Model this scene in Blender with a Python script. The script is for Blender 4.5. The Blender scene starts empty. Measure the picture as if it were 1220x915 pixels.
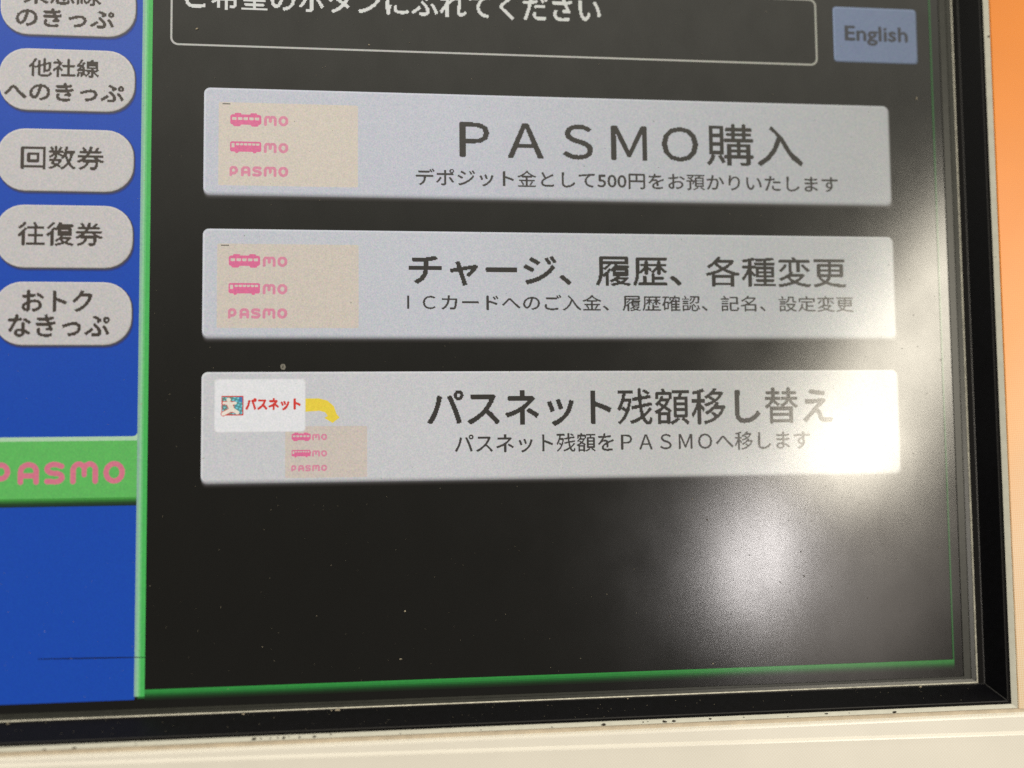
import bpy, math, random
import numpy as np
from mathutils import Vector, Matrix

S = bpy.context.scene
COL = S.collection
random.seed(7)

# ---------------------------------------------------------------- units
# layout unit = one display pixel of 0.38 mm; X right, Y down, D = towards the viewer
U = 0.00038
def P(x, y, d=0.0):
    return Vector((x * U, -d * U, -y * U))

# ---------------------------------------------------------------- camera
cam_d = bpy.data.cameras.new("camera")
cam = bpy.data.objects.new("camera", cam_d)
COL.objects.link(cam)
S.camera = cam
R = ((0.9946638, 0.0104655, -0.1026368), (-0.0044628, 0.9982750, 0.0585409), (0.1030724, -0.0577705, 0.9929948))
def to_world(v):            # layout axes (X right, Y down, Z into the screen) -> Blender
    return Vector((v[0], v[2], -v[1]))
right, down, fwd = (to_world(r) for r in R)
m3 = Matrix((right, -down, -fwd)).transposed()
cam.matrix_world = Matrix.Translation(P(-80.985, 45.391, 780.21)) @ m3.to_4x4()
cam_d.sensor_width = 36.0
cam_d.lens = 1100 / 1220 * 36.0
cam_d.clip_start = 0.01
cam_d.clip_end = 50
cam_d.dof.use_dof = True
cam_d.dof.focus_distance = 0.297
cam_d.dof.aperture_fstop = 2.6

S.view_settings.view_transform = 'Standard'
S.view_settings.look = 'None'
S.view_settings.exposure = 0.0
S.view_settings.gamma = 1.0
S.render.filter_size = 2.6
S.cycles.use_denoising = False      # leave the fine grain of a phone photograph

# ---------------------------------------------------------------- light
W = bpy.data.worlds.new("World")
S.world = W
W.use_nodes = True
nt = W.node_tree
for n in list(nt.nodes):
    nt.nodes.remove(n)
wout = nt.nodes.new('ShaderNodeOutputWorld')
wbg = nt.nodes.new('ShaderNodeBackground')
tc = nt.nodes.new('ShaderNodeTexCoord')
sep = nt.nodes.new('ShaderNodeSeparateXYZ')
ramp = nt.nodes.new('ShaderNodeValToRGB')
mr = nt.nodes.new('ShaderNodeMapRange')
# station hall: pale lit ceiling above, dark floor and people below eye level
mr.inputs['From Min'].default_value = -1.0
mr.inputs['From Max'].default_value = 1.0
nt.links.new(tc.outputs['Generated'], sep.inputs[0])
nt.links.new(sep.outputs['Z'], mr.inputs['Value'])
nt.links.new(mr.outputs[0], ramp.inputs[0])
cr = ramp.color_ramp
cr.elements[0].position = 0.0;  cr.elements[0].color = (0.10, 0.09, 0.08, 1)
cr.elements[1].position = 1.0;  cr.elements[1].color = (0.80, 0.74, 0.60, 1)
for pos, c in ((0.42, (0.08, 0.07, 0.06)), (0.52, (0.17, 0.155, 0.13)), (0.60, (0.44, 0.42, 0.36)), (0.71, (1.5, 1.43, 1.22)), (0.80, (1.45, 1.38, 1.16))):
    e = cr.elements.new(pos); e.color = (*c, 1)
nt.links.new(ramp.outputs[0], wbg.inputs[0])
wbg.inputs[1].default_value = 1.0
nt.links.new(wbg.outputs[0], wout.inputs[0])

CAMP = P(-80.985, 45.391, 780.21)
def hall_lamp(name, X, Y, dist, sx, sy, watts, col, roll=0.0, spread=math.pi):
    """rectangular lamp of the hall, at the mirror direction of the display point X, Y"""
    p = P(X, Y)
    d = (p - CAMP).normalized()
    d.y = -d.y
    L = bpy.data.lights.new(name, 'AREA')
    L.shape = 'ELLIPSE'; L.size = sx; L.size_y = sy
    L.energy = watts; L.color = col; L.spread = spread
    o = bpy.data.objects.new(name, L); COL.objects.link(o)
    o.location = p + d * dist
    q = (-d).to_track_quat('-Z', 'Y')
    o.rotation_euler = (q.to_matrix() @ Matrix.Rotation(roll, 3, 'Z')).to_euler()
    return o
hall_lamp("warm_hall_lamp", 362, -36, 2.2, 0.25, 0.92, 16.0, (1.0, 0.92, 0.76), math.radians(-32))
hall_lamp("warm_low_lamp", 303, 62, 2.2, 0.26, 0.20, 3.2, (1.0, 0.91, 0.74))
hall_lamp("cool_hall_lamp", 212, 150, 2.2, 0.09, 0.32, 4.6, (1.0, 0.95, 0.94), math.radians(-16))
hall_lamp("pale_fill_lamp", 276, 152, 2.2, 0.56, 0.60, 2.5, (1.0, 0.88, 0.78))  # unseen lamp, added as fill for the broad pale veil on the display

# ---------------------------------------------------------------- materials
def lin(c):
    return tuple((v / 12.92 if v <= 0.04045 else ((v + 0.055) / 1.055) ** 2.4) for v in (x / 255 for x in c))

def new_mat(name):
    m = bpy.data.materials.new(name); m.use_nodes = True
    return m, m.node_tree, m.node_tree.nodes['Principled BSDF']

_sc = {}
def glow(name, rgb, k=1.0):
    """a colour shown by the display, under its matte touch film"""
    key = (name, rgb, k)
    if key in _sc: return _sc[key]
    m, t, b = new_mat(name)
    N, Lk = t.nodes.new, t.links.new
    b.inputs['Base Color'].default_value = (0.007, 0.007, 0.0065, 1)
    b.inputs['Roughness'].default_value = 0.2
    b.inputs['IOR'].default_value = 1.5
    geo = N('ShaderNodeNewGeometry')
    # viewing-angle dimming put into the emission: weaker to the right of the panel
    sp = N('ShaderNodeSeparateXYZ'); Lk(geo.outputs['Position'], sp.inputs[0])
    fx = N('ShaderNodeMapRange'); fx.inputs['From Min'].default_value = -0.02; fx.inputs['From Max'].default_value = 0.15
    fx.inputs['To Min'].default_value = 1.0; fx.inputs['To Max'].default_value = 0.70
    Lk(sp.outputs['X'], fx.inputs['Value'])
    # fine sparkle of the panel
    ns = N('ShaderNodeTexNoise'); ns.inputs['Scale'].default_value = 2600; ns.inputs['Detail'].default_value = 1.0
    Lk(geo.outputs['Position'], ns.inputs['Vector'])
    ns2 = N('ShaderNodeTexNoise'); ns2.inputs['Scale'].default_value = 420; ns2.inputs['Detail'].default_value = 3.0
    Lk(geo.outputs['Position'], ns2.inputs['Vector'])
    fn = N('ShaderNodeMapRange'); fn.inputs['From Min'].default_value = 0.25; fn.inputs['From Max'].default_value = 0.75
    fn.inputs['To Min'].default_value = 0.93; fn.inputs['To Max'].default_value = 1.07
    Lk(ns.outputs[0], fn.inputs['Value'])
    fn2 = N('ShaderNodeMapRange'); fn2.inputs['From Min'].default_value = 0.25; fn2.inputs['From Max'].default_value = 0.75
    fn2.inputs['To Min'].default_value = 0.98; fn2.inputs['To Max'].default_value = 1.02
    Lk(ns2.outputs[0], fn2.inputs['Value'])
    a = N('ShaderNodeMath'); a.operation = 'MULTIPLY'; Lk(fx.outputs[0], a.inputs[0]); Lk(fn.outputs[0], a.inputs[1])
    a2 = N('ShaderNodeMath'); a2.operation = 'MULTIPLY'; Lk(a.outputs[0], a2.inputs[0]); Lk(fn2.outputs[0], a2.inputs[1])
    a3 = N('ShaderNodeMath'); a3.operation = 'MULTIPLY'; Lk(a2.outputs[0], a3.inputs[0]); a3.inputs[1].default_value = k
    fm = N('ShaderNodeMapRange'); fm.inputs['From Min'].default_value = -0.02; fm.inputs['From Max'].default_value = 0.15
    Lk(sp.outputs['X'], fm.inputs['Value'])
    c0 = lin(rgb)
    cm = N('ShaderNodeMix'); cm.data_type = 'RGBA'; Lk(fm.outputs[0], cm.inputs[0])
    cm.inputs[6].default_value = (*c0, 1); cm.inputs[7].default_value = (c0[0] * 1.0, c0[1] * 0.99, c0[2] * 0.86, 1)  # viewing-angle yellowing to the right, put into the colour
    spk = N('ShaderNodeMix'); spk.data_type = 'RGBA'; spk.blend_type = 'OVERLAY'; spk.inputs[0].default_value = 0.2
    Lk(cm.outputs[2], spk.inputs[6]); Lk(ns.outputs[1], spk.inputs[7]); Lk(spk.outputs[2], b.inputs['Emission Color'])
    Lk(a3.outputs[0], b.inputs['Emission Strength'])
    # matte film: micro roughness and faint smears
    fr = N('ShaderNodeMapRange'); fr.inputs['From Min'].default_value = 0.3; fr.inputs['From Max'].default_value = 0.7
    fr.inputs['To Min'].default_value = 0.15; fr.inputs['To Max'].default_value = 0.18
    ns3 = N('ShaderNodeTexNoise'); ns3.inputs['Scale'].default_value = 45; ns3.inputs['Detail'].default_value = 4.0
    Lk(geo.outputs['Position'], ns3.inputs['Vector']); Lk(ns3.outputs[0], fr.inputs['Value']); Lk(fr.outputs[0], b.inputs['Roughness'])
    bp = N('ShaderNodeBump'); bp.inputs['Strength'].default_value = 0.035; bp.inputs['Distance'].default_value = 0.00004
    # greasy smears: patches where the film reflects a little less
    mpg = N('ShaderNodeMapping'); mpg.inputs['Scale'].default_value = (85, 85, 52); mpg.inputs['Rotation'].default_value = (0, 0.6, 0)
    Lk(geo.outputs['Position'], mpg.inputs['Vector'])
    ns4 = N('ShaderNodeTexNoise'); ns4.inputs['Scale'].default_value = 1.0; ns4.inputs['Detail'].default_value = 6.0; ns4.inputs['Roughness'].default_value = 0.62
    Lk(mpg.outputs[0], ns4.inputs['Vector'])
    fs = N('ShaderNodeMapRange'); fs.inputs['From Min'].default_value = 0.35; fs.inputs['From Max'].default_value = 0.65
    fs.inputs['To Min'].default_value = 0.455; fs.inputs['To Max'].default_value = 0.515
    Lk(ns4.outputs[0], fs.inputs['Value']); 
    fg = N('ShaderNodeMapRange'); fg.inputs['From Min'].default_value = 0.28; fg.inputs['From Max'].default_value = 0.72
    fg.inputs['To Min'].default_value = 0.93; fg.inputs['To Max'].default_value = 1.07
    Lk(ns.outputs[0], fg.inputs['Value'])
    sg = N('ShaderNodeMath'); sg.operation = 'MULTIPLY'; Lk(fs.outputs[0], sg.inputs[0]); Lk(fg.outputs[0], sg.inputs[1])
    Lk(sg.outputs[0], b.inputs['Specular IOR Level'])
    Lk(ns.outputs[0], bp.inputs['Height']); Lk(bp.outputs[0], b.inputs['Normal'])
    _sc[key] = m
    return m

def solid(name, rgb, rough=0.5, spec=0.5, noise=0.0, nscale=300, metal=0.0):
    m, t, b = new_mat(name)
    N, Lk = t.nodes.new, t.links.new
    b.inputs['Roughness'].default_value = rough
    b.inputs['Metallic'].default_value = metal
    b.inputs['Specular IOR Level'].default_value = spec
    c = lin(rgb)
    if noise:
        geo = N('ShaderNodeNewGeometry')
        ns = N('ShaderNodeTexNoise'); ns.inputs['Scale'].default_value = nscale; ns.inputs['Detail'].default_value = 5.0
        Lk(geo.outputs['Position'], ns.inputs['Vector'])
        rp = N('ShaderNodeValToRGB')
        rp.color_ramp.elements[0].position = 0.3; rp.color_ramp.elements[1].position = 0.7
        rp.color_ramp.elements[0].color = (*(v * (1 - noise) for v in c), 1)
        rp.color_ramp.elements[1].color = (*(min(1, v * (1 + noise)) for v in c), 1)
        Lk(ns.outputs[0], rp.inputs[0]); Lk(rp.outputs[0], b.inputs['Base Color'])
    else:
        b.inputs['Base Color'].default_value = (*c, 1)
    return m

def print_mat(name, stops, axis_from, axis_to, dot_dark, pitch, ang, rough=0.35):
    """printed sheet: colour runs along world Z from axis_from to axis_to, with a halftone screen"""
    m, t, b = new_mat(name)
    N, Lk = t.nodes.new, t.links.new
    geo = N('ShaderNodeNewGeometry')
    sp = N('ShaderNodeSeparateXYZ'); Lk(geo.outputs['Position'], sp.inputs[0])
    mp = N('ShaderNodeMapRange'); mp.inputs['From Min'].default_value = axis_from; mp.inputs['From Max'].default_value = axis_to
    sx = N('ShaderNodeMath'); sx.operation = 'MULTIPLY_ADD'; sx.inputs[1].default_value = -1.6
    Lk(sp.outputs['X'], sx.inputs[0]); Lk(sp.outputs['Z'], sx.inputs[2])
    Lk(sx.outputs[0], mp.inputs['Value'])
    rp = N('ShaderNodeValToRGB')
    els = rp.color_ramp.elements
    els[0].position = stops[0][0]; els[0].color = (*lin(stops[0][1]), 1)
    els[1].position = stops[-1][0]; els[1].color = (*lin(stops[-1][1]), 1)
    for p_, c_ in stops[1:-1]:
        e = els.new(p_); e.color = (*lin(c_), 1)
    Lk(mp.outputs[0], rp.inputs[0])
    rot = N('ShaderNodeVectorRotate'); rot.rotation_type = 'Y_AXIS'; rot.inputs['Angle'].default_value = ang
    Lk(geo.outputs['Position'], rot.inputs['Vector'])
    s2 = N('ShaderNodeSeparateXYZ'); Lk(rot.outputs[0], s2.inputs[0])
    ws = []
    for ax in ('X', 'Z'):
        mm = N('ShaderNodeMath'); mm.operation = 'MULTIPLY'; mm.inputs[1].default_value = 2 * math.pi / (pitch * U)
        Lk(s2.outputs[ax], mm.inputs[0])
        sn = N('ShaderNodeMath'); sn.operation = 'SINE'; Lk(mm.outputs[0], sn.inputs[0]); ws.append(sn)
    ad = N('ShaderNodeMath'); ad.operation = 'ADD'; Lk(ws[0].outputs[0], ad.inputs[0]); Lk(ws[1].outputs[0], ad.inputs[1])
    mr2 = N('ShaderNodeMapRange'); mr2.inputs['From Min'].default_value = -1.2; mr2.inputs['From Max'].default_value = 1.2
    mr2.inputs['To Min'].default_value = 0.0; mr2.inputs['To Max'].default_value = 1.0
    Lk(ad.outputs[0], mr2.inputs['Value'])
    mx = N('ShaderNodeMix'); mx.data_type = 'RGBA'; mx.blend_type = 'MULTIPLY'
    Lk(mr2.outputs[0], mx.inputs[0]); Lk(rp.outputs[0], mx.inputs[6]); mx.inputs[7].default_value = (*dot_dark, 1)
    # handling marks
    ns = N('ShaderNodeTexNoise'); ns.inputs['Scale'].default_value = 60; ns.inputs['Detail'].default_value = 6.0
    Lk(geo.outputs['Position'], ns.inputs['Vector'])
    r3 = N('ShaderNodeMapRange'); r3.inputs['To Min'].default_value = 0.92; r3.inputs['To Max'].default_value = 1.05
    Lk(ns.outputs[0], r3.inputs['Value'])
    vm = N('ShaderNodeVectorMath'); vm.operation = 'SCALE'; Lk(mx.outputs[2], vm.inputs[0]); Lk(r3.outputs[0], vm.inputs['Scale'])
    Lk(vm.outputs[0], b.inputs['Base Color'])
    b.inputs['Roughness'].default_value = rough
    return m

# ---------------------------------------------------------------- mesh helpers
class MB:
    """collects polygons, each with a material, and links them as one mesh"""
    def __init__(self): self.v = []; self.f = []; self.mi = []; self.mats = []
    def slot(self, m):
        if m not in self.mats: self.mats.append(m)
        return self.mats.index(m)
    def poly(self, pts, m):
        n = len(self.v); self.v += [P(*p) for p in pts]
        self.f.append(tuple(range(n, n + len(pts)))); self.mi.append(self.slot(m))
    def rect(self, x0, y0, x1, y1, d, m):
        self.poly([(x0, y1, d), (x1, y1, d), (x1, y0, d), (x0, y0, d)], m)
    def build(self, name, parent=None, smooth=False):
        me = bpy.data.meshes.new(name)
        me.from_pydata(self.v, [], self.f)
        for m in self.mats: me.materials.append(m)
        for p, i in zip(me.polygons, self.mi):
            p.material_index = i; p.use_smooth = smooth
        me.validate(); me.update()
        o = bpy.data.objects.new(name, me); COL.objects.link(o)
        if parent is not None: o.parent = parent
        return o

def thing(name, label, cat):
    o = bpy.data.objects.new(name, None); COL.objects.link(o)
    o.empty_display_size = 0.02
    o['label'] = label; o['category'] = cat
    return o

def rrect(x0, y0, x1, y1, r, n=7):
    if not isinstance(r, (tuple, list)): r = (r,) * 4      # tl, bl, br, tr
    pts = []
    for (cx, cy, a0, q) in ((x0 + r[0], y0 + r[0], 360, r[0]), (x0 + r[1], y1 - r[1], 270, r[1]), (x1 - r[2], y1 - r[2], 180, r[2]), (x1 - r[3], y0 + r[3], 90, r[3])):
        for k in range(n + 1):
            a = math.radians(a0 - 90 * k / n)
            pts.append((cx + q * math.sin(a), cy - q * math.cos(a)))
    return pts

def raster(mb, x0, y0, x1, y1, step, fn, d):
    """fn(x, y) -> material or None, laid down as runs of little cells"""
    ny = int((y1 - y0) / step); nx = int((x1 - x0) / step)
    for j in range(ny):
        ya = y0 + j * step; run = None; xs = x0
        for i in range(nx + 1):
            m = fn(x0 + (i + .5) * step, ya + step / 2) if i < nx else None
            if m is not run:
                if run is not None: mb.rect(xs, ya, x0 + i * step, ya + step, d, run)
                run = m; xs = x0 + i * step

# ---- lettering: Blender's own built-in type, laid out in fixed cells like the display's
_gl = {}
def glyph(ch):
    key = ch
    if ch == 'Ｉ':           # plain upright bar, as the display draws it
        return [(.45, 0), (.55, 0), (.55, .735), (.45, .735)], [(0, 1, 2, 3)]
    if key not in _gl:
        c = bpy.data.curves.new('glyph', 'FONT'); c.body = ch; c.size = 1.0; c.resolution_u = 3
        o = bpy.data.objects.new('glyph', c); COL.objects.link(o)
        bpy.context.view_layer.update()
        me = bpy.data.meshes.new_from_object(o.evaluated_get(bpy.context.evaluated_depsgraph_get()))
        _gl[key] = ([(v.co.x, v.co.y) for v in me.vertices], [tuple(p.vertices) for p in me.polygons])
        bpy.data.objects.remove(o); bpy.data.curves.remove(c); bpy.data.meshes.remove(me)
    return _gl[key]

def lettering(mb, text, box, d, m, bold=0.0, keep=None, px=0.0):
    """fit the ink of text to box = x0, y0, x1, y1; keep: text whose ink sets the vertical fit;
    px: size of the display pixels the strokes are set in (0 = plain outline)"""
    V, F, x = [], [], 0.0
    if text.isascii():
        V, F = glyph(text); V = list(V)
    else:
        for ch in text:
            gv, gf = glyph(ch)
            n = len(V); V += [(a + x, b) for a, b in gv]; F += [tuple(i + n for i in f) for f in gf]
            x += 0.5 if ch.isascii() else 1.0
    V = np.array(V)
    ax0, ax1 = V[:, 0].min(), V[:, 0].max()
    vy = [b for ch in keep for _, b in glyph(ch)[0]] if keep else V[:, 1]
    ay0, ay1 = min(vy), max(vy)
    x0, y0, x1, y1 = box
    sx, sy = (x1 - x0) / (ax1 - ax0), (y1 - y0) / (ay1 - ay0)
    Q = np.column_stack([x0 + (V[:, 0] - ax0) * sx, y1 - (V[:, 1] - ay0) * sy])
    if not px:
        n = len(mb.v); s = mb.slot(m)
        mb.v += [P(a, b, d) for a, b in Q]
        for f in F: mb.f.append(tuple(i + n for i in f)); mb.mi.append(s)
        return
    # the display's own bitmap look: coverage of each pixel, thresholded
    kan = []                                    # kanji keep thinner strokes, or they fill in
    for ch in ([text] if text.isascii() else text):
        kan += [ord(ch[0]) >= 0x4E00] * len(glyph(ch)[1])
    SS = 4; st = px / SS; pad = 2 * px
    gx0, gy0 = Q[:, 0].min() - pad, Q[:, 1].min() - pad
    nx = int((Q[:, 0].max() + pad - gx0) / px) + 1; ny = int((Q[:, 1].max() + pad - gy0) / px) + 1
    G2 = np.zeros((2, ny * SS, nx * SS), bool)
    for f, dense in zip(F, kan):
        G = G2[1 if dense else 0]
        for k in range(1, len(f) - 1):
            a, b, c = Q[f[0]], Q[f[k]], Q[f[k + 1]]
            lo = np.floor((np.minimum(np.minimum(a, b), c) - (gx0, gy0)) / st).astype(int); hi = np.ceil((np.maximum(np.maximum(a, b), c) - (gx0, gy0)) / st).astype(int) + 1
            X, Y = np.meshgrid(gx0 + (np.arange(lo[0], hi[0]) + .5) * st, gy0 + (np.arange(lo[1], hi[1]) + .5) * st)
            e = lambda p, q: (q[0] - p[0]) * (Y - p[1]) - (q[1] - p[1]) * (X - p[0])
            e0, e1, e2 = e(a, b), e(b, c), e(c, a)
            G[lo[1]:hi[1], lo[0]:hi[0]] |= ((e0 >= 0) & (e1 >= 0) & (e2 >= 0)) | ((e0 <= 0) & (e1 <= 0) & (e2 <= 0))
    out = np.zeros((ny * SS, nx * SS), bool)
    for G, bw in ((G2[0], bold * 1.5), (G2[1], bold)):
        r = int(round(bw / st)); out |= G
        for i in range(-r, r + 1):
            for j in range(-r, r + 1):
                if i * i + j * j <= r * r + .5: out |= np.roll(np.roll(G, i, 0), j, 1)
    G = out
    cov = G.reshape(ny, SS, nx, SS).mean(axis=(1, 3)) > 0.45
    for j in range(ny):
        i = 0
        while i < nx:
            if cov[j, i]:
                i2 = i
                while i2 < nx and cov[j, i2]: i2 += 1
                mb.rect(gx0 + i * px, gy0 + j * px, gx0 + i2 * px, gy0 + (j + 1) * px, d, m); i = i2
            else: i += 1

# ---------------------------------------------------------------- the machine round the screen
machine = thing("ticket_machine", "cream and orange front of a ticket machine around the recessed black screen frame", "ticket machine")
M_wall = solid("black_plastic", (9, 9, 13), 0.3, 0.16, 0.25, 500)
M_gap = solid("black_gap", (7, 6, 7), 0.6, 0.1)
M_band = solid("grey_gasket", (54, 55, 51), 0.3, 0.24, 0.12, 400)
M_dark = solid("dark_gasket", (30, 30, 28), 0.3, 0.25)
M_lip = solid("highlit_metal_lip", (205, 202, 188), 0.3, 0.8, 0.25, 700)  # edge highlight of the lip put into its pale colour
M_edge = solid("black_edge", (44, 43, 44), 0.35, 0.3)
M_strip = solid("white_painted_trim", (202, 201, 189), 0.4, 0.5, 0.06, 300)
M_chip = solid("chipped_paint", (52, 46, 40), 0.8, 0.2, 0.4, 900)

L0, T0 = -520.0, -430.0        # far edges of the opening, out of the frame
def frame(name, prof, parent):
    """rectangular frame: prof = list of (right x, bottom y, depth, material of the face to the next point)"""
    mb = MB()
    def ring(rx, by):
        g = rx - 396
        return [(L0 - g, T0 - g), (rx, T0 - g), (rx, by), (L0 - g, by)]
    for (a, b) in zip(prof[:-1], prof[1:]):
        ra, rb = ring(a[0], a[1]), ring(b[0], b[1])
        for k in range(4):
            k2 = (k + 1) % 4
            mb.poly([(*ra[k], a[2]), (*rb[k], b[2]), (*rb[k2], b[2]), (*ra[k2], a[2])], a[3])
    return mb.build(name, parent)

gask = frame("gasket", [(396, 259.0, 0.0, M_dark), (396.4, 259.2, 0.8, M_band), (402.6, 261.2, 0.8, M_dark),
                 (403.6, 261.5, 0.4, M_band), (407.2, 263.9, 0.8, M_dark), (407.6, 264.0, 0.8, M_dark)], machine)
lip = frame("metal_lip", [(407.6, 264.0, 0.3, M_lip), (407.8, 264.2, 1.3, M_lip), (408.3, 264.7, 1.7, M_lip), (408.9, 265.2, 1.3, M_lip), (409.1, 265.3, 0.4, M_lip)], machine)
bez = frame("bezel", [(409.1, 265.3, 0.5, M_gap), (414.0, 265.5, 1.0, M_edge), (414.5, 265.7, 1.5, M_edge), (415.1, 265.9, 1.5, M_wall),
                (424.6, 276.4, 17.4, M_edge), (425.0, 276.9, 17.9, M_edge), (425.4, 277.3, 17.6, M_gap), (425.7, 277.5, 16.2, M_gap), (428.4, 279.2, 16.2, M_gap), (428.5, 279.3, 17.0, M_gap)], machine)

# mitre seam at the corner of the bezel
mb = MB()
a_, b_ = (415.3, 266.0, 1.9), (424.5, 276.2, 17.5)
mb.poly([(a_[0] - .45, a_[1] + .1, a_[2]), (b_[0] - .5, b_[1] + .15, b_[2]), (b_[0], b_[1], b_[2] + .5), (a_[0], a_[1], a_[2] + .4)], M_edge)
mb.poly([(a_[0], a_[1], a_[2] + .4), (b_[0], b_[1], b_[2] + .5), (b_[0] + .25, b_[1] - .4, b_[2]), (a_[0] + .2, a_[1] - .35, a_[2])], M_edge)
mb.build("mitre_seam", machine)

# white trim strip, with its paint chips
mbs = MB()
def strip():
    pr = [(428.5, 279.3, 16.0), (428.6, 279.5, 16.4), (429.0, 279.7, 16.8), (433.0, 282.6, 18.5), (433.6, 283.0, 18.1), (433.8, 283.2, 15.5)]
    for a, b in zip(pr[:-1], pr[1:]):
        ga, gb = a[0] - 396, b[0] - 396
        ra = [(L0 - ga, T0 - ga), (a[0], T0 - ga), (a[0], a[1]), (L0 - ga, a[1])]
        rb = [(L0 - gb, T0 - gb), (b[0], T0 - gb), (b[0], b[1]), (L0 - gb, b[1])]
        for k in range(4):
            k2 = (k + 1) % 4
            mbs.poly([(*ra[k], a[2]), (*rb[k], b[2]), (*rb[k2], b[2]), (*ra[k2], a[2])], M_strip)
strip()
def chip(x, y, w, h, d=18.62):
    n = random.randint(7, 10); pts = []
    for k in range(n):
        a = -2 * math.pi * k / n
        q = random.uniform(.65, 1.2)
        pts.append((x + w / 2 * q * math.cos(a), min(282.6, max(279.9, y + h / 2 * q * math.sin(a))), 0))
    pts = [(a_, b_, 16.8 + (b_ - 279.7) / 2.9 * 1.7 + .12) for a_, b_, _ in pts]
    mbs.poly(pts[::-1], M_chip)
for (x, y, w, h) in ((-346, 282.2, 3.4, 1.8), (-368, 282.3, 3.6, 0.9), (-300, 281.6, 1.4, .8), (-210, 281.2, 4.6, 2.2), (-204.5, 281.3, 2.2, .9), (-197, 281.3, 1.6, 1.0),
                     (-191.5, 281.2, 2.2, 1.0), (-187, 281.5, 2.8, 2.0), (-183, 280.9, 1.8, .7), (-174.5, 281.4, 1.9, 1.3), (-163, 281.4, 3.0, 1.9), (-150, 280.5, 2.0, .8),
                     (71, 281.8, 4.4, 2.3), (104, 281.2, 1.5, .9), (108, 281.0, 1.8, .5), (122, 281.5, 4.2, 1.9), (130, 281.3, 3.6, 1.8), (161, 281.0, 3.2, 1.2), (190, 280.8, 1.6, .7),
                     (-30, 281.7, 1.2, .8), (28, 282.0, 1.6, .7), (-95, 281.9, 1.4, .6), (228, 281.7, 1.3, .6), (262, 280.9, 3.4, 1.1), (282, 281.0, 1.2, .6), (322, 281.8, 3.6, 1.9), (340, 281.0, .9, .6)):
    chip(x, y, w, h)
def chip_r(x, y, w, h):
    pts = [(x + w / 2 * random.uniform(.7, 1.2) * math.cos(2 * math.pi * k / 8), y + h / 2 * random.uniform(.7, 1.2) * math.sin(2 * math.pi * k / 8), 18.62) for k in range(8)]
    mbs.poly(pts, M_chip)
chip_r(432.2, -310, 1.6, 2.2); chip_r(430.2, -110, .6, 1.6)
mbs.build("trim_strip", machine)

# orange printed side sheet: runs from orange down to cream
M_orange = print_mat("orange_printed_sheet",
    [(0.0, (238, 142, 14)), (0.36, (242, 150, 26)), (0.52, (244, 166, 76)), (0.66, (240, 190, 134)), (0.82, (238, 212, 182)), (1.0, (232, 216, 192))],
    -1.6 * 440 * U + 345 * U, -1.6 * 440 * U - 250 * U, (0.93, 0.76, 0.58), 1.9, math.radians(3))
M_cream = print_mat("cream_printed_panel", [(0.0, (236, 234, 226)), (1.0, (236, 234, 226))], 0.3, -0.3, (0.97, 0.92, 0.88), 2.0, math.radians(38), 0.3)
M_groove = solid("shaded_tan_groove", (204, 190, 168), 0.6, 0.3, 0.12, 250)  # shade of the recess put into the colour, tan against the cream
mb = MB()
for a, b in zip([(433.9, 15.5), (434.4, 18.0), (435.0, 18.4)], [(434.4, 18.0), (435.0, 18.4), (760, 18.4)]):
    mb.poly([(a[0], 283.3, a[1]), (b[0], 283.3, b[1]), (b[0], -520, b[1]), (a[0], -520, a[1])], M_orange)
mb.build("orange_side_panel", machine)

# cream lower panel: groove under the trim, rounded ridge, face with a soft second crease
mb = MB()
rows = []
xs = [-640, -420, -200, 0, 200, 434, 470, 620, 760]
def prof_rows(x):
    k = (x + 420) / 870.0
    c2 = 292.6 + 11.0 * k
    pr = [(283.25, 16.0), (283.6, 16.6), (286.8, 16.8), (287.4, 17.6), (288.0, 18.7), (288.8, 19.3), (290.0, 19.5)]
    pr += [(c2 - 1.6, 19.55), (c2 - 0.6, 20.0), (c2 + 0.5, 20.5), (c2 + 1.6, 20.7), (c2 + 6, 20.6), (c2 + 40, 20.2), (460, 18)]
    return pr
for x in xs: rows.append([(x, y, d) for y, d in prof_rows(x)])
for ra, rb in zip(rows[:-1], rows[1:]):
    for k in range(len(ra) - 1):
        mb.poly([ra[k], ra[k + 1], rb[k + 1], rb[k]], M_groove if k < 2 else M_cream)
mb.build("lower_panel", machine, True)

# ---------------------------------------------------------------- the touch screen
screen = thing("touch_screen", "lit touch screen with blue menu column, green line and three wide grey buttons", "touch screen")
BLACK = glow("display_black", (11, 11, 10))
mb = MB()
mb.rect(L0, T0, 396.2, 259.2, 0.0, BLACK)
# body of the display behind its face, so that it has thickness
M_case = solid("display_case", (30, 30, 30), 0.6)
bx0, by0, bx1, by1, bd = L0 - 8, T0 - 8, 406, 262, -40
mb.rect(bx0, by0, bx1, by1, -0.3, M_case)
mb.poly([(bx0, by0, bd), (bx1, by0, bd), (bx1, by1, bd), (bx0, by1, bd)], M_case)
for (a, b) in (((bx0, by0), (bx1, by0)), ((bx1, by0), (bx1, by1)), ((bx1, by1), (bx0, by1)), ((bx0, by1), (bx0, by0))):
    mb.poly([(*a, -0.3), (*b, -0.3), (*b, bd), (*a, bd)], M_case)
mb.build("display", screen)

BLUE = glow("menu_blue", (16, 68, 164))
mb = MB(); mb.rect(L0, T0, -306.8, 252.0, 0.15, BLUE); mb.build("menu_column", screen)

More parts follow.
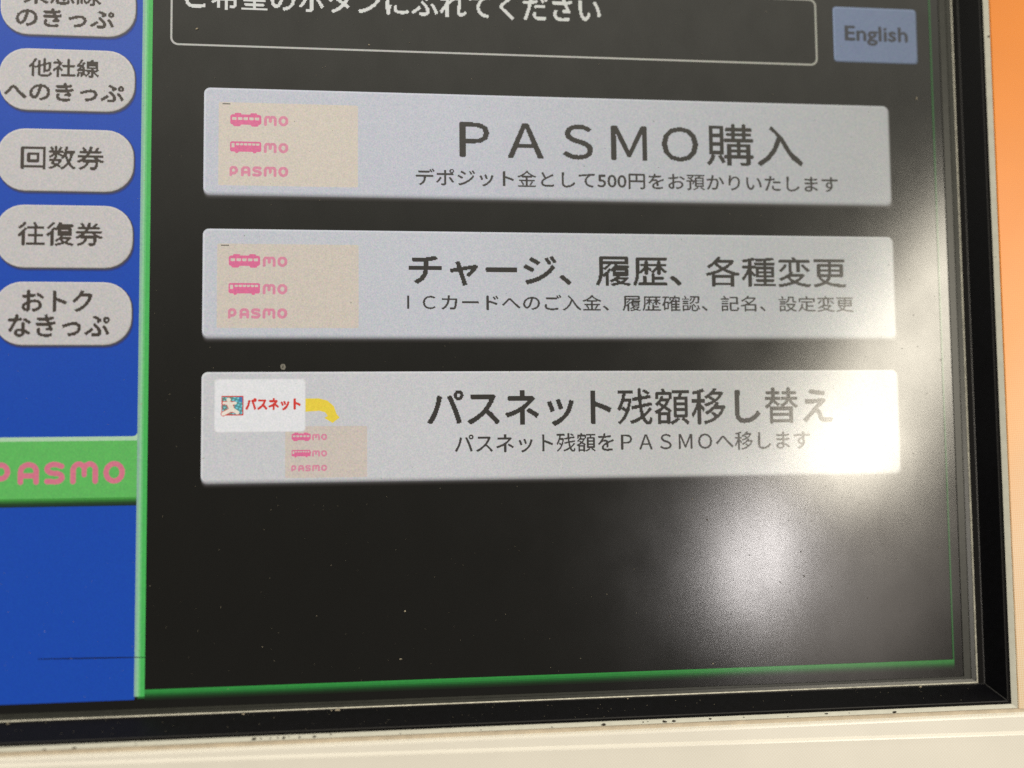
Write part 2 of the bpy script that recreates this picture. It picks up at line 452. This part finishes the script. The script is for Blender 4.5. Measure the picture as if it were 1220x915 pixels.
# green tab and the green line round the main area
G_hi = glow("green_light", (136, 192, 144)); G_mid = glow("green", (70, 172, 84)); G_tab = glow("green_tab", (92, 176, 88))
G_ln = [glow("green_line", c) for c in ((46, 136, 60), (40, 124, 54), (30, 96, 42), (23, 68, 31), (18, 46, 22), (17, 30, 17))]
G_thin = glow("green_thin", (30, 106, 46)); G_dk = [glow("green_dark", c) for c in ((62, 140, 58), (44, 100, 44), (28, 62, 32), (22, 44, 38))]
mb = MB()
mb.rect(-307.0, T0, -305.2, 249.5, 0.3, glow("green_light", (136, 172, 152)))
mb.rect(-305.2, T0, -303.6, 249.5, 0.3, G_hi)
mb.rect(-303.6, T0, -302.2, 249.5, 0.3, glow("green_half", (100, 182, 110)))
mb.rect(-302.2, T0, -298.9, 249.5, 0.3, G_mid)
y = 244.3
for c, h in zip(G_ln, (1.5, 1.7, 1.4, 1.3, 1.2, 1.4)):
    mb.rect(-298.9, y, 388.2, y + h, 0.3, c); y += h
mb.rect(-304.5, 249.5, -298.9, 251.2, 0.3, G_ln[2])
mb.rect(386.9, T0, 388.2, 244.5, 0.3, G_thin)
mb.build("green_outline", screen)
mb = MB()
mb.poly([(x, y, 0.3) for x, y in rrect(-415, 41.2, -307.02, 44.6, (3, 0, 0, 0))], glow("green_light", (168, 200, 164)))
mb.poly([(-415, 44.6, .3), (-420, 46, .3), (-520, 46, .3), (-520, 90.5, .3), (-307.02, 90.5, .3), (-307.02, 44.6, .3)], G_tab)
# little fillet where the tab meets the bar
mb.poly([(-307.02, 38.6, .32), (-308.4, 40.6, .32), (-310.6, 41.2, .32), (-307.02, 41.2, .32)], glow("green_light", (168, 200, 164)))
y = 90.5
for c in G_dk: mb.rect(-520, y, -307.02, y + 1.7, 0.3, c); y += 1.7
PINK = glow("pink", (204, 112, 130))

# ---- the rounded pink wordmark, drawn with round-ended strokes (unit: letter height = 18)
def seg_d(px, py, a, b):
    ax, ay = a; bx, by = b
    dx, dy = bx - ax, by - ay
    L = dx * dx + dy * dy
    t_ = 0 if L == 0 else max(0, min(1, ((px - ax) * dx + (py - ay) * dy) / L))
    return math.hypot(px - ax - t_ * dx, py - ay - t_ * dy)
def arc(cx, cy, rx, ry, a0, a1, n=10):
    return [(cx + rx * math.cos(math.radians(a0 + (a1 - a0) * k / n)), cy + ry * math.sin(math.radians(a0 + (a1 - a0) * k / n))) for k in range(n + 1)]
LET = {
 'P': ([[(2, 16), (2, 7)] + arc(7, 7.5, 5.2, 5.5, 180, 360) + arc(7, 7.5, 5.2, 5.5, 0, 90) + [(5.5, 13)]], 0.0),
 'A': ([[(2, 16), (2, 7.5)] + arc(8, 7.5, 6, 5.5, 180, 360) + [(14, 16)], [(2.5, 11), (13.5, 11)]], 20.3),
 'S': ([[(13.4, 3.6)] + arc(7.8, 5.6, 5.6, 3.6, 300, 90)[0:] + arc(8.6, 12.6, 5.2, 3.4, 270, 450) + [(2.2, 15.6)]], 40.3),
 'M': ([[(2, 16), (2, 7.5)] + arc(6.4, 7.2, 4.4, 5.2, 180, 300) + [(10.6, 4.4), (10.6, 10.5)], [(10.6, 4.4)] + arc(14.9, 7.2, 4.4, 5.2, 240, 360) + [(19.2, 16)]], 60.6),
 'O': ([arc(8.3, 9, 6.3, 7, 0, 360, 20)], 86.2)}
def wordmark(letters, x0, y0, k, m, r=2.15):
    strokes = [[(x0 + (lx + ox) * k, y0 + ly * k) for lx, ly in s] for ch in letters for s, ox in [(q, LET[ch][1]) for q in LET[ch][0]]]
    segs = [(a, b) for s in strokes for a, b in zip(s[:-1], s[1:])]
    def fn(x, y):
        for a, b in segs:
            if seg_d(x, y, a, b) < r * k: return m
        return None
    return fn
raster(mb, -422, 59.5, -315, 80.5, 0.4, wordmark('PASMO', -419.2, 61.2, 1.0, PINK), 0.45)
tab = mb.build("menu_tab", screen)
tab['label'] = "green selected tab with pink lettering in the blue menu column"

# ---- menu buttons
M_txt = glow("menu_ink", (62, 54, 48))
FACE = glow("menu_face", (190, 185, 181)); FACE_hi = glow("menu_face_light", (202, 197, 192)); FACE_lo = glow("menu_face_low", (178, 172, 166)); SH = [glow("menu_shade", c) for c in ((92, 88, 86), (58, 60, 84), (32, 54, 128))]
def menu_button(y1, lines, label):
    y0 = y1 - 51.5; mb = MB()
    for k, c in ((2, SH[2]), (1, SH[1]), (0, SH[0])):
        mb.poly([(x, y, 0.30 + 0.03 * (2 - k)) for x, y in rrect(-420 + .8, y0 + .8, -312.3 + .6 * k, y1 + .7 + 1.05 * k, 22)], c)
    mb.poly([(x, y, 0.42) for x, y in rrect(-420, y0, -312.7, y1, 22)], FACE_lo)
    mb.poly([(x, y, 0.45) for x, y in rrect(-420, y0, -313.6, y1 - 1.0, 21.5)], FACE_hi)
    mb.poly([(x, y, 0.48) for x, y in rrect(-419.2, y0 + 1.0, -313.8, y1 - 1.2, 21)], FACE)
    o = mb.build("menu_button", screen)
    o['label'] = label
    for tx, box, keep in lines:
        q = MB(); lettering(q, tx, box, 0.6, M_txt, 0.36, keep, 0.7); q.build("caption", o)
menu_button(-290.7, [("東急線", (-402, -336.5, -340.5, -316.6), None), ("のきっぷ", (-407.5, -312.6, -330, -297.6), None)], "topmost menu button, cut by the photo's top edge")
menu_button(-227.2, [("他社線", (-396.7, -270.5, -341.4, -255.5), None), ("へのきっぷ", (-415.6, -249.9, -321.4, -235.3), None)], "second grey menu button with two lines of writing")
menu_button(-160.0, [("回数券", (-401.2, -197.2, -336.4, -178.0), None)], "grey menu button of one line above the similar one")
menu_button(-96.7, [("往復券", (-402.7, -134.0, -336.7, -114.8), None)], "lower of the two grey menu buttons with one line")
menu_button(-33.4, [("おトク", (-398.4, -77.8, -344.0, -60.7), None), ("なきっぷ", (-408.5, -57.8, -330.2, -40.3), None)], "lowest grey menu button, above the green tab")

# ---- message box
mb = MB()
outer, inner = rrect(-284.6, -347.2, 279.7, -285.6, 6.5), rrect(-283.0, -345.6, 278.1, -287.2, 5)
LINE = glow("box_line", (176, 174, 166))
for k in range(len(outer)):
    k2 = (k + 1) % len(outer)
    mb.poly([(*outer[k], .15), (*outer[k2], .15), (*inner[k2], .15), (*inner[k], .15)], LINE)
box = mb.build("message_box", screen)
q = MB(); lettering(q, "ご希望のボタンにふれてください", (-272.3, -340.6, 81.6, -317.6), 0.2, glow("white_ink", (206, 205, 198)), 0.25, None, 0.8); q.build("caption", box)

# ---- language button
mb = MB()
mb.poly([(x, y, .15) for x, y in rrect(295.2, -340.8, 374.6, -290.0, 3)], glow("blue_shade", (92, 106, 136)))
mb.poly([(x, y, .2) for x, y in rrect(295.2, -340.8, 373.4, -291.4, 3)], glow("pale_blue_light", (132, 148, 184)))
mb.poly([(x, y, .25) for x, y in rrect(296.6, -339.4, 373.0, -291.8, 2.5)], glow("pale_blue", (116, 131, 166)))
o = mb.build("language_button", screen); o['label'] = "small pale blue button at the top right"
q = MB(); lettering(q, "English", (306.3, -323.2, 365.2, -306.2), 0.4, glow("grey_ink", (54, 56, 68)), 0.36, None, 0.5); q.build("caption", o)

# ---- three wide buttons
INK = glow("button_ink", (52, 49, 46)); INK2 = glow("note_ink", (60, 57, 55))
def choice_button(y0, y1, label, tone):
    mb = MB(); x0, x1 = -256.6, 344.8
    for k, c in ((5, (22, 20, 18)), (4, (32, 30, 29)), (3, (48, 46, 45)), (2, (72, 70, 70)), (1, (104, 102, 104))):
        mb.poly([(x, y, .10 + .03 * (5 - k)) for x, y in rrect(x0 + .3, y0 + 1, x1 + .35 * k, y1 + .2 + .85 * k, 4.5)], glow("button_shade", c))
    f_ = lambda q: tuple(int(v * q) for v in tone)
    mb.poly([(x, y, .27) for x, y in rrect(x0, y0, x1, y1 + .5, 5)], glow("button_low", f_(.74)))
    mb.poly([(x, y, .29) for x, y in rrect(x0, y0, x1 - .5, y1 - .5, 5)], glow("button_low", f_(.88)))
    mb.poly([(x, y, .31) for x, y in rrect(x0, y0, x1 - 1.0, y1 - 1.5, 5)], glow("button_light", f_(1.07)))
    mb.poly([(x, y, .33) for x, y in rrect(x0 + 1.6, y0 + 1.4, x1 - 1.0, y1 - 1.5, 4)], glow("button_low", f_(.96)))
    mb.poly([(x, y, .35) for x, y in rrect(x0 + 1.6, y0 + 1.4, x1 - 1.8, y1 - 2.6, 4)], glow("button_face", tone))
    o = mb.build("choice_button", screen); o['label'] = label
    return o
def caption(o, name, text, bx, ink, bold, px):
    q = MB(); lettering(q, text, bx, 0.5, ink, bold, None, px); return q.build(name, o)

ROSE = glow("rose", (212, 104, 142)); ROSE2 = glow("rose_soft", (208, 132, 152))
def rr_in(x, y, x0, y0, x1, y1, r):
    if x < x0 or x > x1 or y < y0 or y > y1: return False
    dx = max(x0 + r - x, 0, x - x1 + r); dy = max(y0 + r - y, 0, y - y1 + r)
    return dx * dx + dy * dy <= r * r
def vehicle(kind, x0, y0, k, m):
    """little pink train or bus with a row of windows, 56 x 25 at k = 1"""
    def fn(px, py):
        x, y = (px - x0) / k, (py - y0) / k
        if kind == 'train':
            body = rr_in(x, y, 0, 3, 56, 22, 5)
            bump = (rr_in(x, y, 8, 0, 20, 6, 2) or rr_in(x, y, 36, 0, 48, 6, 2) or rr_in(x, y, 5, 19, 19, 25, 3) or rr_in(x, y, 37, 19, 51, 25, 3))
            for i in range(5):
                if rr_in(x, y, 3.6 + i * 10.2, 8, 11.4 + i * 10.2, 13, 1): return None
            return m if body or bump else None
        body = rr_in(x, y, 0, 2, 56, 21, 4)
        wheel = math.hypot(x - 12, y - 20.5) < 3.4 or math.hypot(x - 44, y - 20.5) < 3.4
        if rr_in(x, y, 2.6, 5, 8.4, 13, 1): return None
        for i in range(6):
            if rr_in(x, y, 11 + i * 7.2, 5, 16.4 + i * 7.2, 9, .8): return None
        return m if body or wheel else None
    return fn
def card(o, x0, y0, x1, y1, ox, rows, k, tone, st, dash=True):
    """tan card picture with the pink train, bus and plain wordmarks"""
    q = MB()
    q.poly([(x, y, .4) for x, y in rrect(x0, y0, x1, y1, 1.2)], glow("card_tan", tone))
    a, b, c = rows
    raster(q, ox, a - 4, ox + 27, a + 13, st, vehicle('train', ox + .2, a - 2.0 * k / .466, .458 * k / .466, ROSE), .5)
    raster(q, ox, b - 4, ox + 27, b + 13, st, vehicle('bus', ox + .2, b - 1.6 * k / .466, .458 * k / .466, ROSE), .5)
    for yy in (a, b): raster(q, ox + 58 * k, yy, ox + 104 * k, yy + 19 * k, st, wordmark('MO', ox, yy, k, ROSE2, 2.6), .5)
    raster(q, ox, c, ox + 104 * k, c + 19 * k, st, wordmark('PASMO', ox, c, k, ROSE2, 2.6), .5)
    if dash: q.rect(x0 + 3.0, y0 + 1.0, x0 + 9.5, y0 + 1.9, .5, glow("card_mark", (92, 88, 80)))
    return q.build("card_picture", o)

b1 = choice_button(-250.0, -159.4, "topmost of the three wide grey buttons, in large Latin letters and kanji", (187, 188, 194))
caption(b1, "title", "ＰＡＳＭＯ購入", (-42.6, -229.6, 263.0, -192.6), INK, 0.42, 0.7)
caption(b1, "note", "デポジット金として500円をお預かりいたします", (-80.4, -184.6, 294.7, -170.0), INK2, 0.14, 0.45)
card(b1, -244.6, -237.9, -129.4, -167.2, -235.4, (-227.0, -203.9, -183.6), .466, (203, 192, 177), 0.3)
b2 = choice_button(-130.4, -39.4, "middle of the three wide grey buttons, with tan card picture", (189, 190, 194))
caption(b2, "title", "チャージ、履歴、各種変更", (-86.3, -111.2, 299.7, -84.6), INK, 0.42, 0.7)
caption(b2, "note", "ＩＣカードへのご入金、履歴確認、記名、設定変更", (-88.4, -76.6, 306.0, -62.8), INK2, 0.14, 0.45)
card(b2, -244.9, -118.0, -128.9, -47.5, -235.8, (-107.4, -84.3, -63.9), .466, (200, 189, 175), 0.3)
b3 = choice_button(-10.9, 80.1, "lowest of the three wide grey buttons, with white and tan card pictures", (195, 194, 194))
caption(b3, "title", "パスネット残額移し替え", (-71.2, 4.6, 282.7, 35.6), INK, 0.42, 0.7)
caption(b3, "note", "パスネット残額をＰＡＳＭＯへ移します", (-48.9, 42.2, 262.0, 58.2), INK2, 0.14, 0.45)
card(b3, -189.0, 34.4, -122.0, 77.0, -184.0, (40.8, 54.4, 66.4), .282, (198, 186, 174), 0.25, False)
# yellow arrow from the white ticket to the tan card
q = MB(); YEL = glow("arrow_yellow", (226, 200, 66))
outer_a = [(-173.5, 11.4), (-162, 11.2), (-154.5, 13.2), (-149.3, 18.0), (-147.2, 24.2), (-144.6, 27.4)]
inner_a = [(-157.2, 27.6), (-154.4, 25.8), (-156.6, 22.8), (-161.5, 21.6), (-173.5, 22.4)]
q.poly([(x, y, .42) for x, y in (outer_a + [(-150.4, 31.8)] + inner_a)][::-1], YEL); q.build("arrow", b3)
# white ticket picture with red lettering and its little picture tile
q = MB()
q.poly([(x, y, .46) for x, y in rrect(-246.3, -5.2, -172.6, 38.8, 3)], glow("ticket_edge", (212, 210, 208)))
q.poly([(x, y, .50) for x, y in rrect(-245.6, -4.5, -173.3, 38.1, 3)], glow("ticket_white", (221, 220, 219)))
RED = glow("ticket_red", (202, 58, 50)); TEAL = glow("teal", (74, 150, 158)); TEAL2 = glow("teal_light", (120, 196, 204)); GRN = glow("grey_green", (96, 130, 120)); CRM = glow("cream_figure", (226, 216, 200)); BLU = glow("blue_patch", (62, 122, 170))
fig = [((-234.2, 15.2), (-232.0, 20.0), 2.0), ((-238.6, 14.6), (-234.4, 15.0), 1.1), ((-234.4, 15.2), (-229.4, 14.8), 1.2), ((-232.5, 20.0), (-239.0, 23.6), 1.5), ((-232.0, 19.6), (-227.6, 22.6), 1.5)]
def tile(x, y):
    if math.hypot(x + 234.8, y - 12.0) < 1.7: return CRM
    dmin = 9
    for a, b, r in fig:
        d_ = seg_d(x, y, a, b) - r
        dmin = min(dmin, d_)
    if dmin < 0: return CRM
    if dmin < .55 and x < -230: return RED
    if rr_in(x, y, -239.9, 9.6, -223.6, 24.2, .3):
        if x > -226.4 and y < 14: return BLU
        s = math.sin(x * 1.9 + y * 1.1) + math.sin(y * 2.3 - x * .7)
        return TEAL2 if s > .75 else (GRN if (x < -231.5 or s < -1.1) else TEAL)
    if rr_in(x, y, -240.6, 8.9, -222.9, 24.9, .4): return RED
    return None
raster(q, -242, 8.5, -222.5, 26, .3, tile, .6)
lettering(q, "パスネット", (-220.8, 11.2, -177.0, 20.6), .6, RED, 0.35, None, 0.4)
q.build("ticket_picture", b3)

# ---- a fine dark scratch across the lower menu column
mb = MB(); pts = []
n = 30
M_scr = solid("scratch_dark", (16, 18, 30), 0.7, 0.2)
up, lo = [], []
for k in range(n + 1):
    x = -381 + 82.5 * k / n; yy = 217.2 + 1.4 * k / n + random.uniform(-.12, .12); h = .28 + .18 * math.sin(math.pi * k / n)
    up.append((x, yy - h, .55)); lo.append((x, yy + h, .55))
for k in range(n): mb.poly([lo[k], lo[k + 1], up[k + 1], up[k]], M_scr)
mb.build("scratch", screen)

# ---------------------------------------------------------------- dust, lint and dirt lying on the screen and the frame
M_dust = solid("pale_dust", (118, 112, 98), 0.9, 0.2, 0.2, 900)
M_pale = solid("bright_dust", (170, 160, 140), 0.9, 0.2, 0.2, 900)
M_dirt = solid("dark_dirt", (84, 76, 66), 0.9, 0.2, 0.2, 900)
M_lint = solid("grey_lint", (120, 118, 112), 0.9, 0.2, 0.5, 900)
mb = MB()
def fleck(x, y, w, h, ang, d, m):
    n = random.randint(5, 7); pts = []
    ca, sa = math.cos(ang), math.sin(ang)
    for k in range(n):
        a = -2 * math.pi * k / n; q_ = random.uniform(.7, 1.2)
        u, v = w / 2 * q_ * math.cos(a), h / 2 * q_ * math.sin(a)
        pts.append((x + u * ca - v * sa, y + u * sa + v * ca, d))
    base = [(a_, b_, d - .3) for a_, b_, _ in pts]
    mb.poly(pts[::-1] if False else pts, m)
    for k in range(n):
        k2 = (k + 1) % n; mb.poly([base[k], base[k2], pts[k2], pts[k]], m)
for _ in range(900):
    s = random.choice((.2, .24, .28, .34, .5)) * random.uniform(.7, 1.2)
    fleck(random.uniform(-415, 385), random.uniform(-345, 250), s * random.uniform(1, 2.2), s, random.uniform(0, 3.1), .7, M_dust)
for (x, y, w, h) in ((-91, 188, 1.6, 1.2), (-263, -300, 2.2, 1.1), (-120, -291, 1.4, 1.0), (-304, -170, 1.0, 1.0), (372, -258, .9, 2.6), (-95, 227, 2.2, 1.0), (-304, 15, 1.8, .8), (155, 100, 1.2, 1.0), (170, 240, 1.3, 1), (-255, 60, 3, .5)):
    fleck(x, y, w, h, random.uniform(-.5, .5), .95, M_pale)
for _ in range(70):
    s = random.uniform(.28, .5)
    fleck(random.uniform(-415, 385), random.uniform(-340, 250), s * random.uniform(1, 1.8), s, random.uniform(0, 3), .8, M_pale)
# specks along the bottom of the frame
for _ in range(90):
    x = random.uniform(-415, 400); k = random.uniform(.03, .95)
    s = random.uniform(.25, .6)
    fleck(x, 265.9 + 10.5 * k, s * 1.3, s * .8, 0, 1.5 + 15.9 * k + .5, M_dust)
for (x, w, h) in ((-146, 5.0, 2.4), (-221, 2.6, 1.6), (-151, 1.4, .9), (-402, 2.2, 1.0), (355, 2.6, 1.3), (95, 1.6, .9)):
    fleck(x, 266.1, w, h, 0, 2.3, M_pale)
for (x, y, s) in ((205, 149, 2.0), (232, 173, 2.2), (226, 113, 1.4), (251, 147, 1.9), (193, 145, 1.5), (168, 118, 2.6), (177, 92, 1.2), (205, 65, 1.2), (241, 120, 1.2), (278, 178, 1.3), (340, -105, 1.4), (386, -20, 1.6), (372, 10, 1.3), (350, -30, 1.2), (362, -60, 1.2), (253, 168, 2.6)):
    fleck(x, y, s * .62, s * .5, random.uniform(0, 3), .85, M_dirt)
for _ in range(70):
    s = random.uniform(.22, .45); fleck(random.gauss(300, 70), random.gauss(60, 80), s * 1.2, s, random.uniform(0, 3), .95, M_dirt) if True else None
for k in range(9):
    a = k * .75; fleck(-191 + 1.2 * math.cos(a), -15 + 1.7 * math.sin(a), 3.0, 2.0, a + 1.5, .95 + .02 * k, M_lint)
dust = mb.build("dust")
dust['kind'] = "stuff"; dust['label'] = "pale dust specks and dark dirt flecks scattered over the dark screen and its frame"; dust['category'] = "dust"
